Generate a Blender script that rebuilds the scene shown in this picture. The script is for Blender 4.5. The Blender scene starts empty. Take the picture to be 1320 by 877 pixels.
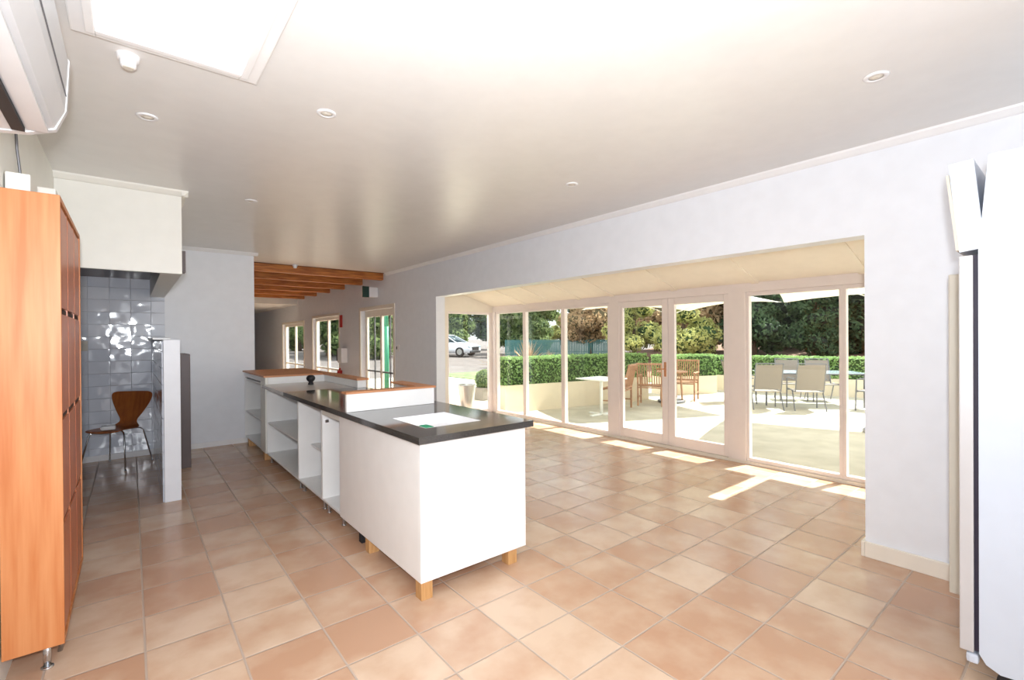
import bpy, bmesh, math, random
from mathutils import Vector, Matrix
random.seed(7)
C = bpy.context.scene
COL = C.collection
PI = math.pi

# ------------------------------------------------------------------ camera
yaw, pitch, roll = math.radians(39.087), math.radians(-.248), math.radians(-.394)
H = 1.45
fwd = Vector((math.sin(yaw)*math.cos(pitch), math.cos(yaw)*math.cos(pitch), math.sin(pitch)))
rt = Vector((math.cos(yaw), -math.sin(yaw), 0)); up = rt.cross(fwd)
r2 = math.cos(roll)*rt + math.sin(roll)*up; u2 = -math.sin(roll)*rt + math.cos(roll)*up
cd = bpy.data.cameras.new('camera'); cam = bpy.data.objects.new('camera', cd); COL.objects.link(cam)
cd.sensor_width = 36; cd.lens = 604.5/1320*36; cd.clip_start = .02; cd.clip_end = 400
cam.matrix_world = Matrix(((r2.x, u2.x, -fwd.x, 0), (r2.y, u2.y, -fwd.y, 0), (r2.z, u2.z, -fwd.z, H), (0, 0, 0, 1)))
C.camera = cam

# ------------------------------------------------------------------ light
C.view_settings.view_transform = 'Standard'; C.view_settings.look = 'None'
C.view_settings.gamma = 1; C.view_settings.use_curve_mapping = False
C.view_settings.exposure = 0.86
w = bpy.data.worlds.new('world'); C.world = w; w.use_nodes = True
nt = w.node_tree; nt.nodes.clear()
out = nt.nodes.new('ShaderNodeOutputWorld'); bg = nt.nodes.new('ShaderNodeBackground')
sky = nt.nodes.new('ShaderNodeTexSky'); sky.sky_type = 'HOSEK_WILKIE'
SUN = Vector((.97, -.22, 1.27)).normalized()
sky.sun_direction = SUN; sky.turbidity = 4; sky.ground_albedo = .4
mixs = nt.nodes.new('ShaderNodeMixRGB'); mixs.inputs[0].default_value = .72
mixs.inputs[2].default_value = (.95, .97, 1, 1)
nt.links.new(sky.outputs[0], mixs.inputs[1]); nt.links.new(mixs.outputs[0], bg.inputs[0])
bg.inputs[1].default_value = 1.75
nt.links.new(bg.outputs[0], out.inputs[0])
sl = bpy.data.lights.new('sun', 'SUN'); sl.energy = 7.5; sl.angle = .009; sl.color = (1, .97, .92)
so = bpy.data.objects.new('sun', sl); COL.objects.link(so); so.rotation_euler = SUN.to_track_quat('Z', 'Y').to_euler()
# the photographer's flash, held on the camera
fl = bpy.data.lights.new('camera_flash', 'AREA'); fl.shape = 'DISK'; fl.size = .12; fl.energy = 58; fl.color = (.93, .96, 1)
fo = bpy.data.objects.new('camera_flash', fl); COL.objects.link(fo); fo.location = (-.02, -.06, 1.6)
fo.rotation_euler = (-(Vector((math.sin(math.radians(24)), math.cos(math.radians(24)), .42)))).to_track_quat('Z', 'Y').to_euler()

# ------------------------------------------------------------------ materials
def lin(c):
    return tuple((v/255/12.92 if v/255 <= .04045 else ((v/255+.055)/1.055)**2.4) for v in c)
MATS = {}
def pmat(name, rgb, rough=.5, metal=0., spec=.5, var=.0, vscale=8., bump=0., bscale=40., stretch=(1, 1, 1), rgb2=None, coat=0., trans=0.):
    m = bpy.data.materials.new(name); m.use_nodes = True; n = m.node_tree; b = n.nodes['Principled BSDF']
    b.inputs['Roughness'].default_value = rough; b.inputs['Metallic'].default_value = metal
    b.inputs['Specular IOR Level'].default_value = spec; b.inputs['Coat Weight'].default_value = coat
    c = lin(rgb); c2 = lin(rgb2) if rgb2 else tuple(max(0, v*(1-max(var, .03))) for v in c)
    tc = n.nodes.new('ShaderNodeTexCoord'); mp = n.nodes.new('ShaderNodeMapping'); mp.inputs['Scale'].default_value = stretch
    nz = n.nodes.new('ShaderNodeTexNoise'); nz.inputs['Scale'].default_value = vscale; nz.inputs['Detail'].default_value = 4
    n.links.new(tc.outputs['Object'], mp.inputs[0]); n.links.new(mp.outputs[0], nz.inputs['Vector'])
    rp = n.nodes.new('ShaderNodeValToRGB'); rp.color_ramp.elements[0].position = .35; rp.color_ramp.elements[1].position = .65
    rp.color_ramp.elements[0].color = (*c, 1); rp.color_ramp.elements[1].color = (*c2, 1)
    n.links.new(nz.outputs['Fac'], rp.inputs[0]); n.links.new(rp.outputs[0], b.inputs['Base Color'])
    if bump:
        n2 = n.nodes.new('ShaderNodeTexNoise'); n2.inputs['Scale'].default_value = bscale
        n.links.new(mp.outputs[0], n2.inputs['Vector'])
        bp = n.nodes.new('ShaderNodeBump'); bp.inputs['Strength'].default_value = bump; bp.inputs['Distance'].default_value = .01
        n.links.new(n2.outputs['Fac'], bp.inputs['Height']); n.links.new(bp.outputs[0], b.inputs['Normal'])
    if trans:
        ts = n.nodes.new('ShaderNodeBsdfTranslucent'); ts.inputs[0].default_value = (*c, 1)
        mx = n.nodes.new('ShaderNodeMixShader'); mx.inputs[0].default_value = trans
        o = n.nodes['Material Output']
        n.links.new(b.outputs[0], mx.inputs[1]); n.links.new(ts.outputs[0], mx.inputs[2]); n.links.new(mx.outputs[0], o.inputs[0])
    MATS[name] = m
    return m
M = {}
M['wall'] = pmat('wall_paint', (236, 239, 246), .35, bump=.03, bscale=60)
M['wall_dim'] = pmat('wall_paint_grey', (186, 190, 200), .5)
M['ceil'] = pmat('ceiling_paint', (228, 227, 225), .3, spec=.5)
M['bayceil'] = pmat('bay_ceiling_cream', (244, 236, 222), .6)
M['trimc'] = pmat('cream_trim', (236, 228, 216), .4)
M['frame'] = pmat('window_frame_paint', (238, 228, 224), .35)
M['white'] = pmat('white_melamine', (240, 240, 240), .3)
M['whiteb'] = pmat('white_plastic', (240, 240, 242), .35)
M['offw'] = pmat('offwhite_panel', (236, 235, 228), .4)
M['timb'] = pmat('pine_timber', (205, 160, 108), .5, rgb2=(184, 136, 84), vscale=6, stretch=(8, 8, 1))
M['cap'] = pmat('timber_capping', (206, 148, 106), .45, rgb2=(188, 126, 86), vscale=5, stretch=(1, 6, 6))
M['beam'] = pmat('oregon_beam', (206, 130, 62), .5, rgb2=(164, 92, 40), vscale=4, stretch=(1, 8, 8))
M['darkt'] = pmat('dark_ceiling_timber', (120, 62, 26), .6, rgb2=(82, 42, 20), vscale=4, stretch=(6, 1, 1))
M['granite'] = pmat('black_granite', (40, 38, 38), .09, rgb2=(84, 80, 76), vscale=180, spec=.7)
M['steel'] = pmat('stainless_steel', (190, 190, 190), .3, metal=.9)
M['chrome'] = pmat('chrome', (210, 212, 216), .15, metal=1)
M['wood'] = pmat('cherry_veneer', (204, 138, 88), .45, rgb2=(188, 112, 60), vscale=3, stretch=(9, 9, .5))
M['woodf'] = pmat('cherry_front', (196, 118, 74), .35, rgb2=(178, 94, 54), vscale=3, stretch=(9, 9, .5))
M['gap'] = pmat('dark_gap', (60, 34, 24), .7)
M['ply'] = pmat('walnut_plywood', (172, 98, 42), .35, rgb2=(148, 78, 32), vscale=4, stretch=(6, 6, .6))
M['brown'] = pmat('dark_brown_laminate', (92, 78, 78), .4)
M['dark'] = pmat('dark_rubber', (30, 30, 34), .6)
M['seal'] = pmat('black_gasket', (26, 20, 44), .6)
M['appl'] = pmat('appliance_white', (198, 207, 222), .3)
M['beige'] = pmat('beige_plastic', (214, 208, 196), .5)
M['green'] = pmat('green_scourer', (40, 150, 110), .8)
M['greenp'] = pmat('green_post_paint', (34, 116, 86), .5)
M['sign'] = pmat('dark_green_sign', (24, 60, 50), .5)
M['red'] = pmat('red_plastic', (190, 40, 40), .5)
M['paver'] = pmat('courtyard_paving', (204, 197, 180), .8, rgb2=(188, 181, 164), vscale=3)
M['road'] = pmat('asphalt', (112, 103, 100), .9, rgb2=(98, 90, 86), vscale=2)
M['gravel'] = pmat('pale_gravel', (236, 226, 206), .9, rgb2=(220, 206, 180), vscale=30)
M['lawn'] = pmat('lawn_green', (120, 140, 90), .9, rgb2=(88, 110, 62), vscale=3)
M['earth'] = pmat('garden_bed_earth', (150, 118, 98), .9, rgb2=(118, 88, 70), vscale=3)
M['planter'] = pmat('rendered_masonry', (226, 212, 186), .8, bump=.1)
M['canvas'] = pmat('umbrella_canvas', (246, 240, 226), .8, trans=.35)
M['sling'] = pmat('grey_sling_fabric', (150, 140, 130), .8, trans=.1)
M['gmetal'] = pmat('grey_metal', (120, 120, 124), .4, metal=.4)
M['teak'] = pmat('teak', (184, 142, 112), .6, rgb2=(160, 116, 86), vscale=6, stretch=(6, 6, 1))
M['ttop'] = pmat('grey_glass_top', (170, 184, 194), .1, spec=.8)
M['twhite'] = pmat('white_table', (240, 240, 236), .4)
M['car'] = pmat('car_white', (236, 240, 248), .2, coat=.6)
M['cglass'] = pmat('car_glass', (50, 66, 74), .08, spec=.8)
M['teal'] = pmat('teal_fence', (70, 118, 116), .7)
M['bark'] = pmat('bark', (110, 88, 70), .9, rgb2=(80, 62, 50), vscale=6, stretch=(3, 3, 1))
M['sunblock'] = pmat('sun_blocker_cream', (232, 226, 214), .6)  # for the added sheets that keep sun off the bay floor
def leafmat(name, a, b, tr=.3):
    return pmat(name, a, .6, rgb2=b, vscale=1.6, trans=tr, spec=.3)
M['leafh'] = leafmat('hedge_leaf', (160, 188, 122), (116, 152, 84))
M['leafd'] = leafmat('conifer_leaf', (88, 110, 76), (54, 74, 50), .25)
M['leafm'] = leafmat('gum_leaf', (142, 158, 102), (98, 118, 72), .4)
M['leafy'] = leafmat('lime_leaf', (196, 194, 124), (156, 160, 92), .4)
M['leafo'] = leafmat('autumn_leaf', (204, 176, 138), (158, 128, 92), .4)
M['flax'] = leafmat('flax_leaf', (206, 180, 150), (160, 140, 100))
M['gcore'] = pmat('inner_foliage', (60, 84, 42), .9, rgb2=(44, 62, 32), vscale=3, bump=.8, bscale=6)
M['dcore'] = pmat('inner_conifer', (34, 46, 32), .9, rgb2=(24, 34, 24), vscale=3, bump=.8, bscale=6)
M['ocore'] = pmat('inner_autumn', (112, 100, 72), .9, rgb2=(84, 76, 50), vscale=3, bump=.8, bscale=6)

def glassmat():
    m = bpy.data.materials.new('window_glass'); m.use_nodes = True; n = m.node_tree; n.nodes.clear()
    o = n.nodes.new('ShaderNodeOutputMaterial'); t = n.nodes.new('ShaderNodeBsdfTransparent'); g = n.nodes.new('ShaderNodeBsdfGlossy')
    g.inputs['Roughness'].default_value = .01; t.inputs[0].default_value = (.94, .97, .96, 1)
    lw = n.nodes.new('ShaderNodeLayerWeight'); lw.inputs[0].default_value = .5
    pw = n.nodes.new('ShaderNodeMath'); pw.operation = 'POWER'; pw.inputs[1].default_value = 5; n.links.new(lw.outputs['Facing'], pw.inputs[0])
    f = n.nodes.new('ShaderNodeMath'); f.operation = 'MULTIPLY_ADD'; f.inputs[1].default_value = .5; f.inputs[2].default_value = .02; n.links.new(pw.outputs[0], f.inputs[0])
    x = n.nodes.new('ShaderNodeMixShader')
    n.links.new(f.outputs[0], x.inputs[0]); n.links.new(t.outputs[0], x.inputs[1]); n.links.new(g.outputs[0], x.inputs[2]); n.links.new(x.outputs[0], o.inputs[0])
    return m
M['glass'] = glassmat(); M['diffuser'] = pmat('skylight_diffuser', (190, 188, 184), .6, trans=.35)

def tilemat(name, px, py, ox, oy, axes, cols, grout, gw, rough, wavy=0., stagger=False, mott=.5, bumpd=.002):
    """square-laid tiles from object coordinates: grout joints, a tone per tile and mottling"""
    m = bpy.data.materials.new(name); m.use_nodes = True; n = m.node_tree; L = n.links.new; b = n.nodes['Principled BSDF']
    def math_(op, a, bb=None):
        k = n.nodes.new('ShaderNodeMath'); k.operation = op
        for i, v in enumerate((a, bb)):
            if v is None: continue
            if isinstance(v, (int, float)): k.inputs[i].default_value = v
            else: L(v, k.inputs[i])
        return k.outputs[0]
    tc = n.nodes.new('ShaderNodeTexCoord'); sp = n.nodes.new('ShaderNodeSeparateXYZ'); L(tc.outputs['Object'], sp.inputs[0])
    u = math_('DIVIDE', math_('SUBTRACT', sp.outputs[axes[0]], ox), px); v = math_('DIVIDE', math_('SUBTRACT', sp.outputs[axes[1]], oy), py)
    fv = math_('FLOOR', v)
    if stagger: u = math_('ADD', u, math_('MULTIPLY', math_('MODULO', math_('ABSOLUTE', fv), 2.), .5))
    fu = math_('FLOOR', u)
    du = math_('MULTIPLY', math_('SUBTRACT', .5, math_('ABSOLUTE', math_('SUBTRACT', math_('SUBTRACT', u, fu), .5))), px)
    dv = math_('MULTIPLY', math_('SUBTRACT', .5, math_('ABSOLUTE', math_('SUBTRACT', math_('SUBTRACT', v, fv), .5))), py)
    d = math_('MINIMUM', du, dv)
    mr = n.nodes.new('ShaderNodeMapRange'); mr.inputs[1].default_value = gw*.6; mr.inputs[2].default_value = gw*1.5; L(d, mr.inputs[0])
    cb = n.nodes.new('ShaderNodeCombineXYZ'); L(fu, cb.inputs[0]); L(fv, cb.inputs[1])
    wn = n.nodes.new('ShaderNodeTexWhiteNoise'); wn.noise_dimensions = '3D'; L(cb.outputs[0], wn.inputs['Vector'])
    # mottling shifted per tile
    va = n.nodes.new('ShaderNodeVectorMath'); va.operation = 'MULTIPLY_ADD'; va.inputs[1].default_value = (7, 7, 7)
    L(wn.outputs['Color'], va.inputs[0]); L(tc.outputs['Object'], va.inputs[2])
    nz = n.nodes.new('ShaderNodeTexNoise'); nz.inputs['Scale'].default_value = 4.; nz.inputs['Detail'].default_value = 5; L(va.outputs[0], nz.inputs['Vector'])
    fac = math_('ADD', math_('MULTIPLY', nz.outputs['Fac'], mott*1.6), math_('SUBTRACT', math_('MULTIPLY', wn.outputs['Value'], .55), .18*mott*2))
    rp = n.nodes.new('ShaderNodeValToRGB'); e = rp.color_ramp.elements
    e[0].position = .3; e[0].color = (*lin(cols[0]), 1); e[1].position = .85; e[1].color = (*lin(cols[2]), 1)
    k = e.new(.55); k.color = (*lin(cols[1]), 1)
    L(fac, rp.inputs[0])
    mx = n.nodes.new('ShaderNodeMixRGB'); mx.inputs[1].default_value = (*lin(grout), 1); L(mr.outputs[0], mx.inputs[0]); L(rp.outputs[0], mx.inputs[2])
    L(mx.outputs[0], b.inputs['Base Color'])
    b.inputs['Specular IOR Level'].default_value = .5
    rr = n.nodes.new('ShaderNodeMapRange'); rr.inputs[3].default_value = .8; rr.inputs[4].default_value = rough; L(mr.outputs[0], rr.inputs[0]); L(rr.outputs[0], b.inputs['Roughness'])
    h = mr.outputs[0]
    if wavy:
        w2 = n.nodes.new('ShaderNodeTexNoise'); w2.inputs['Scale'].default_value = 6.; w2.inputs['Detail'].default_value = 1; L(va.outputs[0], w2.inputs['Vector'])
        h = math_('ADD', h, math_('MULTIPLY', w2.outputs['Fac'], wavy))
    bp = n.nodes.new('ShaderNodeBump'); bp.inputs['Strength'].default_value = 1; bp.inputs['Distance'].default_value = bumpd; L(h, bp.inputs['Height']); L(bp.outputs[0], b.inputs['Normal'])
    return m
M['floor'] = tilemat('terracotta_floor_tile', .3475, .3475, .04, 1.73, (0, 1), ((218, 192, 168), (206, 174, 148), (194, 154, 126)), (190, 172, 158), .004, .26, wavy=.5, mott=.8)
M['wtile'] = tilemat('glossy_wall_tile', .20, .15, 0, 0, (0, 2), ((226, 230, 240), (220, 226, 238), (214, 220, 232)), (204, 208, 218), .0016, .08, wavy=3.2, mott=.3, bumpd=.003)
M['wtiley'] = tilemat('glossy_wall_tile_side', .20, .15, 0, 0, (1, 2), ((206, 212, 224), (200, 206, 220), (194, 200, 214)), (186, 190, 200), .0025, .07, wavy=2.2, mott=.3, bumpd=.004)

# ------------------------------------------------------------------ helpers
def link(name, bm, mat, parent=None, smooth=False):
    """bm is in world coordinates unless the parent is a root built at the origin"""
    me = bpy.data.meshes.new(name)
    bmesh.ops.recalc_face_normals(bm, faces=bm.faces)
    o = bpy.data.objects.new(name, me); COL.objects.link(o)
    if parent is not None:
        p = parent; off = Vector((0, 0, 0))
        while p is not None: off += p.location; p = p.parent
        bmesh.ops.translate(bm, verts=bm.verts, vec=-off); o.parent = parent
    elif bm.verts:
        xs = [v.co for v in bm.verts]
        c = Vector((sum(v.x for v in xs)/len(xs), sum(v.y for v in xs)/len(xs), min(v.z for v in xs)))
        if getattr(bm, '_keep', False) or name.split('_')[0] in ('floor', 'wall', 'ceiling', 'alcove'): c = Vector((0, 0, 0))
        bmesh.ops.translate(bm, verts=bm.verts, vec=-c); o.location = c
    if smooth:
        for f in bm.faces: f.smooth = True
    bm.to_mesh(me); bm.free(); me.materials.append(mat)
    return o
def box(bm, x0, x1, y0, y1, z0, z1, bev=0.):
    vs = [bm.verts.new((x, y, z)) for x in (x0, x1) for y in (y0, y1) for z in (z0, z1)]
    fs = [bm.faces.new([vs[i] for i in q]) for q in ((0, 1, 3, 2), (4, 6, 7, 5), (0, 4, 5, 1), (2, 3, 7, 6), (0, 2, 6, 4), (1, 5, 7, 3))]
    if bev:
        es = list({e for f in fs for e in f.edges})
        bmesh.ops.bevel(bm, geom=es, offset=bev, segments=2, affect='EDGES', profile=.6)
def prism(bm, pts, axis, a, b):
    """extrude 2D pts along axis from a to b"""
    def mk(p, t):
        return {'x': (t, p[0], p[1]), 'y': (p[0], t, p[1]), 'z': (p[0], p[1], t)}[axis]
    A = [bm.verts.new(mk(p, a)) for p in pts]; B = [bm.verts.new(mk(p, b)) for p in pts]
    bm.faces.new(A); bm.faces.new(B[::-1]); n = len(pts)
    for i in range(n): bm.faces.new((A[i], B[i], B[(i+1) % n], A[(i+1) % n]))
def tube(bm, pts, r, seg=8, r1=None):
    pts = [Vector(p) for p in pts]; rings = []
    for i, p in enumerate(pts):
        d = (pts[min(i+1, len(pts)-1)]-pts[max(i-1, 0)]).normalized()
        a = d.orthogonal().normalized() if i == 0 else (a-d*a.dot(d)).normalized()
        b = d.cross(a); rr = r if r1 is None else r+(r1-r)*i/(len(pts)-1)
        rings.append([bm.verts.new(p+rr*(math.cos(t*2*PI/seg)*a+math.sin(t*2*PI/seg)*b)) for t in range(seg)])
    for A, B in zip(rings, rings[1:]):
        for t in range(seg): bm.faces.new((A[t], A[(t+1) % seg], B[(t+1) % seg], B[t]))
    bm.faces.new(rings[0][::-1]); bm.faces.new(rings[-1])
def lathe(bm, c, prof, seg=32, caps=True):
    rings = []
    for r, z in prof: rings.append([bm.verts.new((c[0]+r*math.cos(t*2*PI/seg), c[1]+r*math.sin(t*2*PI/seg), c[2]+z)) for t in range(seg)])
    for A, B in zip(rings, rings[1:]):
        for t in range(seg): bm.faces.new((A[t], A[(t+1) % seg], B[(t+1) % seg], B[t]))
    if caps: bm.faces.new(rings[0][::-1]); bm.faces.new(rings[-1])
def BM(): return bmesh.new()
def bx(name, mat, parent, *boxes, bev=0., smooth=False):
    bm = BM()
    for b in boxes: box(bm, *b, bev=bev)
    return link(name, bm, M[mat], parent, smooth)
def tag(o, label, cat, group=None):
    o['label'] = label; o['category'] = cat
    if group: o['group'] = group
    return o
def thing(name, label, cat, loc=(0, 0, 0), rz=0, group=None):
    o = bpy.data.objects.new(name, None); COL.objects.link(o); o.empty_display_size = .1
    o.location = loc; o.rotation_euler = (0, 0, rz); return tag(o, label, cat, group)
def S(o): o['kind'] = 'structure'; return o
def sb(name, mat, *boxes, bev=0.): return S(bx(name, mat, None, *boxes, bev=bev))
def copytree(o, parent=None):
    c = o.copy(); COL.objects.link(c); c.parent = parent
    for ch in list(o.children): copytree(ch, c)
    return c

CZ = 2.687; WX = 3.74; BY = 7.52; GX = 5.46
# ------------------------------------------------------------------ structure
S(bx('floor', 'floor', None, (-1.4, 5.56, -2.6, 20.6, -.12, 0)))
# right wall with the courtyard opening, a door and windows beyond
D0, D1 = 8.05, 9.62
bm = BM()
TH = .16
def wallseg(bm, y0, y1, z0=0, z1=CZ+.5): box(bm, WX, WX+TH, y0, y1, z0, z1)
wallseg(bm, -2.6, .93); wallseg(bm, .93, 6.5, 2.11); wallseg(bm, 6.5, D0); wallseg(bm, D0, D1, 2.03); wallseg(bm, D1, 10.95)
wallseg(bm, 10.95, 12.95, 2.0); wallseg(bm, 12.95, 13.8); wallseg(bm, 13.8, 16.1, 1.92); wallseg(bm, 16.1, 20.6)
S(link('wall_right', bm, M['wall']))
# ceiling of the room with the skylight hole
SX0, SX1, SY0, SY1 = -.10, .40, .95, 2.43
bm = BM()
for a in ((-1.4, SX0-.02, -2.6, 8.35), (SX1+.02, WX, -2.6, 8.35), (SX0-.02, SX1+.02, -2.6, SY0-.02), (SX0-.02, SX1+.02, SY1+.02, 8.35)): box(bm, *a, CZ, CZ+.08)
S(link('ceiling', bm, M['ceil']))
sb('ceiling_upper', 'darkt', (-1.4, WX, 8.43, 14.4, 3.032, 3.09))
sb('ceiling_far', 'ceil', (-1.4, WX, 14.55, 20.6, 2.45, 2.5))
sb('wall_above_ceiling', 'darkt', (-1.4, WX, 8.35, 8.43, CZ, 3.06))
sb('trim_1', 'offw', (-1.4, WX, 14.4, 14.55, 2.45, 3.06))
# back wall of the room: stops at a passage
sb('wall_back', 'wall', (.34, 1.37, BY, BY+.14, 0, CZ))
sb('wall_alcove', 'wtile', (-1.4, .34, BY, BY+.14, 0, CZ))
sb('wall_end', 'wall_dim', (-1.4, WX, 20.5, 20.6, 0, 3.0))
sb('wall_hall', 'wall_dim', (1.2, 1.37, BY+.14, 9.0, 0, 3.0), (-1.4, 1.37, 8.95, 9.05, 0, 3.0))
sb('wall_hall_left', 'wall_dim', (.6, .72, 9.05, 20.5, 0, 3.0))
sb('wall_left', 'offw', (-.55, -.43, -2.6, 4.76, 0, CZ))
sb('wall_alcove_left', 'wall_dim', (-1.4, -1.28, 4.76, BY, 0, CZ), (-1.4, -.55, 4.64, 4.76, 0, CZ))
sb('baseboard_back', 'whiteb', (.34, 1.37, BY-.015, BY, 0, .07), bev=.003)
sb('baseboard_alcove', 'whiteb', (-1.28, .21, BY-.015, BY, 0, .07), bev=.003)
sb('baseboard_right', 'trimc', (WX-.02, WX, -2.6, .93, 0, .1), (WX-.02, WX+TH, .93, .95, 0, .1), bev=.005)
sb('baseboard_right_far', 'trimc', (WX-.02, WX, 6.5, D0-.1, 0, .1), bev=.004)
# cornice
bm = BM(); prism(bm, [(WX, CZ), (WX-.045, CZ), (WX-.04, CZ-.012), (WX-.012, CZ-.04), (WX, CZ-.045)], 'y', -2.6, 8.35); S(link('trim_2', bm, M['whiteb']))
bm = BM(); prism(bm, [(BY, CZ), (BY-.045, CZ), (BY-.04, CZ-.012), (BY-.012, CZ-.04), (BY, CZ-.045)], 'x', .32, 1.42); S(link('trim_3', bm, M['whiteb']))

# skylight: shaft, moulding and glazed dome
bm = BM(); t = .02; zt = CZ+1.0
for a in ((SX0-t, SX0, SY0-t, SY1+t), (SX1, SX1+t, SY0-t, SY1+t), (SX0, SX1, SY0-t, SY0), (SX0, SX1, SY1, SY1+t)): box(bm, *a, CZ-.005, zt)
S(link('skylight_shaft', bm, M['white']))
bm = BM(); f = .075
for a in ((SX0-f, SX0+.0, SY0-f, SY1+f), (SX1, SX1+f, SY0-f, SY1+f), (SX0, SX1, SY0-f, SY0), (SX0, SX1, SY1, SY1+f)): box(bm, *a, CZ-.022, CZ, bev=.006)
for a in ((SX0-.03, SX0, SY0-.03, SY1+.03), (SX1, SX1+.03, SY0-.03, SY1+.03), (SX0, SX1, SY0-.03, SY0), (SX0, SX1, SY1, SY1+.03)): box(bm, *a, CZ-.034, CZ-.02, bev=.004)
S(link('trim_4', bm, M['white']))
S(bx('window_skylight', 'diffuser', None, (SX0, SX1, SY0, SY1, zt-.01, zt)))

# glazed bay: sloping ceiling, end wall, glazing
bm = BM(); prism(bm, [(WX+TH, 2.50), (GX+.06, 2.02), (GX+.06, 2.07), (WX+TH, 2.56)], 'y', .3, 7.4); S(link('ceiling_bay', bm, M['bayceil']))
for i, y in enumerate((1.35, 2.35, 3.35, 4.35, 5.0, 5.65, 6.3)):
    bm = BM(); prism(bm, [(WX+TH, 2.496), (GX, 2.022), (GX, 2.04), (WX+TH, 2.515)], 'y', y-.04, y+.04); S(link('trim_%d' % (5+i), bm, M['bayceil']))
EY = 7.25
sb('wall_bay_end', 'trimc', (WX+TH, 4.40, EY, EY+.12, 0, 2.5), (4.40, GX+.06, EY, EY+.12, 1.94, 2.5))
sb('wall_bay_near', 'trimc', (WX+TH, GX+.06, .3, .42, 0, 2.5))
sb('wall_reveal', 'trimc', (WX+TH, WX+TH+.01, 6.5, EY, 0, 2.5))
sb('trim_12', 'frame', (GX-.05, GX+.06, .42, 7.4, 1.95, 2.06), bev=.004)          # head
sb('trim_13', 'trimc', (GX-.05, GX+.08, .42, 7.4, -.02, .035), bev=.004)           # sill
sb('trim_14', 'frame', (GX-.05, GX+.07, 7.18, 7.42, 0, 1.96), bev=.006)            # corner post
sb('trim_15', 'frame', (GX-.05, GX+.06, 4.24, 4.42, .03, 1.96), (GX-.05, GX+.06, 2.46, 2.66, .03, 1.96), bev=.008)
# fixed windows of the bay, each a frame with one pane
def fixedwin(n, y0, y1, fw=.045, l=True, r=True):
    o = S(bx('window_%d' % n, 'frame', None, (GX-.03, GX+.04, y0, y1, .035, .075), (GX-.03, GX+.04, y0, y1, 1.91, 1.95),
             (GX-.03, GX+.04, y0, y0+fw, .075, 1.91), (GX-.03, GX+.04, y1-fw, y1, .075, 1.91), bev=.004))
    bx('pane', 'glass', o, (GX, GX+.006, y0+fw, y1-fw, .075, 1.91))
fixedwin(1, 6.34, 7.18, .04); fixedwin(2, 5.38, 6.34, .04); fixedwin(3, 4.42, 5.38, .04)
fixedwin(4, 1.53, 2.46, .03); fixedwin(5, .42, 1.53, .03)
o = S(bx('window_6', 'frame', None, (4.40, 4.44, EY+.02, EY+.09, .03, 1.94), (5.34, GX, EY+.02, EY+.09, .03, 1.94),
         (4.44, 5.34, EY+.02, EY+.09, .03, .09), (4.44, 5.34, EY+.02, EY+.09, 1.9, 1.94), bev=.004))
bx('pane', 'glass', o, (4.44, 5.34, EY+.05, EY+.056, .09, 1.9))
# french doors
def fdoor(n, y0, y1, sl, sr, hy):
    o = S(bx('door_%d' % n, 'frame', None, (GX-.035, GX+.015, y0, y0+sl, .04, 1.95), (GX-.035, GX+.015, y1-sr, y1, .04, 1.95),
             (GX-.035, GX+.015, y0+sl, y1-sr, .04, .17), (GX-.035, GX+.015, y0+sl, y1-sr, 1.865, 1.95), bev=.006))
    bx('pane', 'glass', o, (GX-.01, GX-.004, y0+sl, y1-sr, .17, 1.865))
    if hy:
        bm = BM(); box(bm, GX-.045, GX-.033, hy-.015, hy+.015, .93, 1.12, bev=.004); tube(bm, [(GX-.04, hy, 1.03), (GX-.085, hy, 1.03), (GX-.085, hy+.09, 1.03)], .008)
        link('handle', bm, M['cap'], o)
fdoor(1, 3.46, 4.24, .09, .055, 3.5); fdoor(2, 2.66, 3.455, .06, .09, 0)
# unseen eave sheets, added to block sun; the gap lets a stripe through
sb('ceiling_eave', 'sunblock', (GX+.06, 6.70, 1.80, 7.6, 2.19, 2.24))
sb('ceiling_eave_near', 'sunblock', (GX+.06, 6.70, -2.6, 1.66, 2.19, 2.24))

# door in the right wall beyond the bay
def fr(bm, y0, y1, z1, w=.07, z0=0):
    box(bm, WX-.015, WX, y0-w, y0, z0, z1+w, bev=.004); box(bm, WX-.015, WX, y1, y1+w, z0, z1+w, bev=.004); box(bm, WX-.015, WX, y0, y1, z1, z1+w, bev=.004)
bm = BM(); fr(bm, D0, D1, 2.03); S(link('trim_16', bm, M['trimc']))
o = S(bx('door_3', 'trimc', None, (WX+.09, WX+.14, D0, D0+.07, 0, 2.03), (WX+.09, WX+.14, D1-.1, D1, 0, 2.03), (WX+.09, WX+.14, D0+.07, D1-.1, 1.9, 2.03),
         (WX+.09, WX+.14, D0+.07, D1-.1, 0, .2), (WX+.09, WX+.14, 8.78, 8.86, .2, 1.9), bev=.004))
bx('glazing_bar', 'gmetal', o, (WX+.10, WX+.125, D0+.07, D1-.1, .78, .81), (WX+.10, WX+.125, 8.42, 8.445, .2, 1.9), (WX+.10, WX+.125, 9.15, 9.175, .2, 1.9))
bx('pane', 'glass', o, (WX+.112, WX+.116, D0+.07, D1-.1, .2, 1.9))
n = 7
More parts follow.
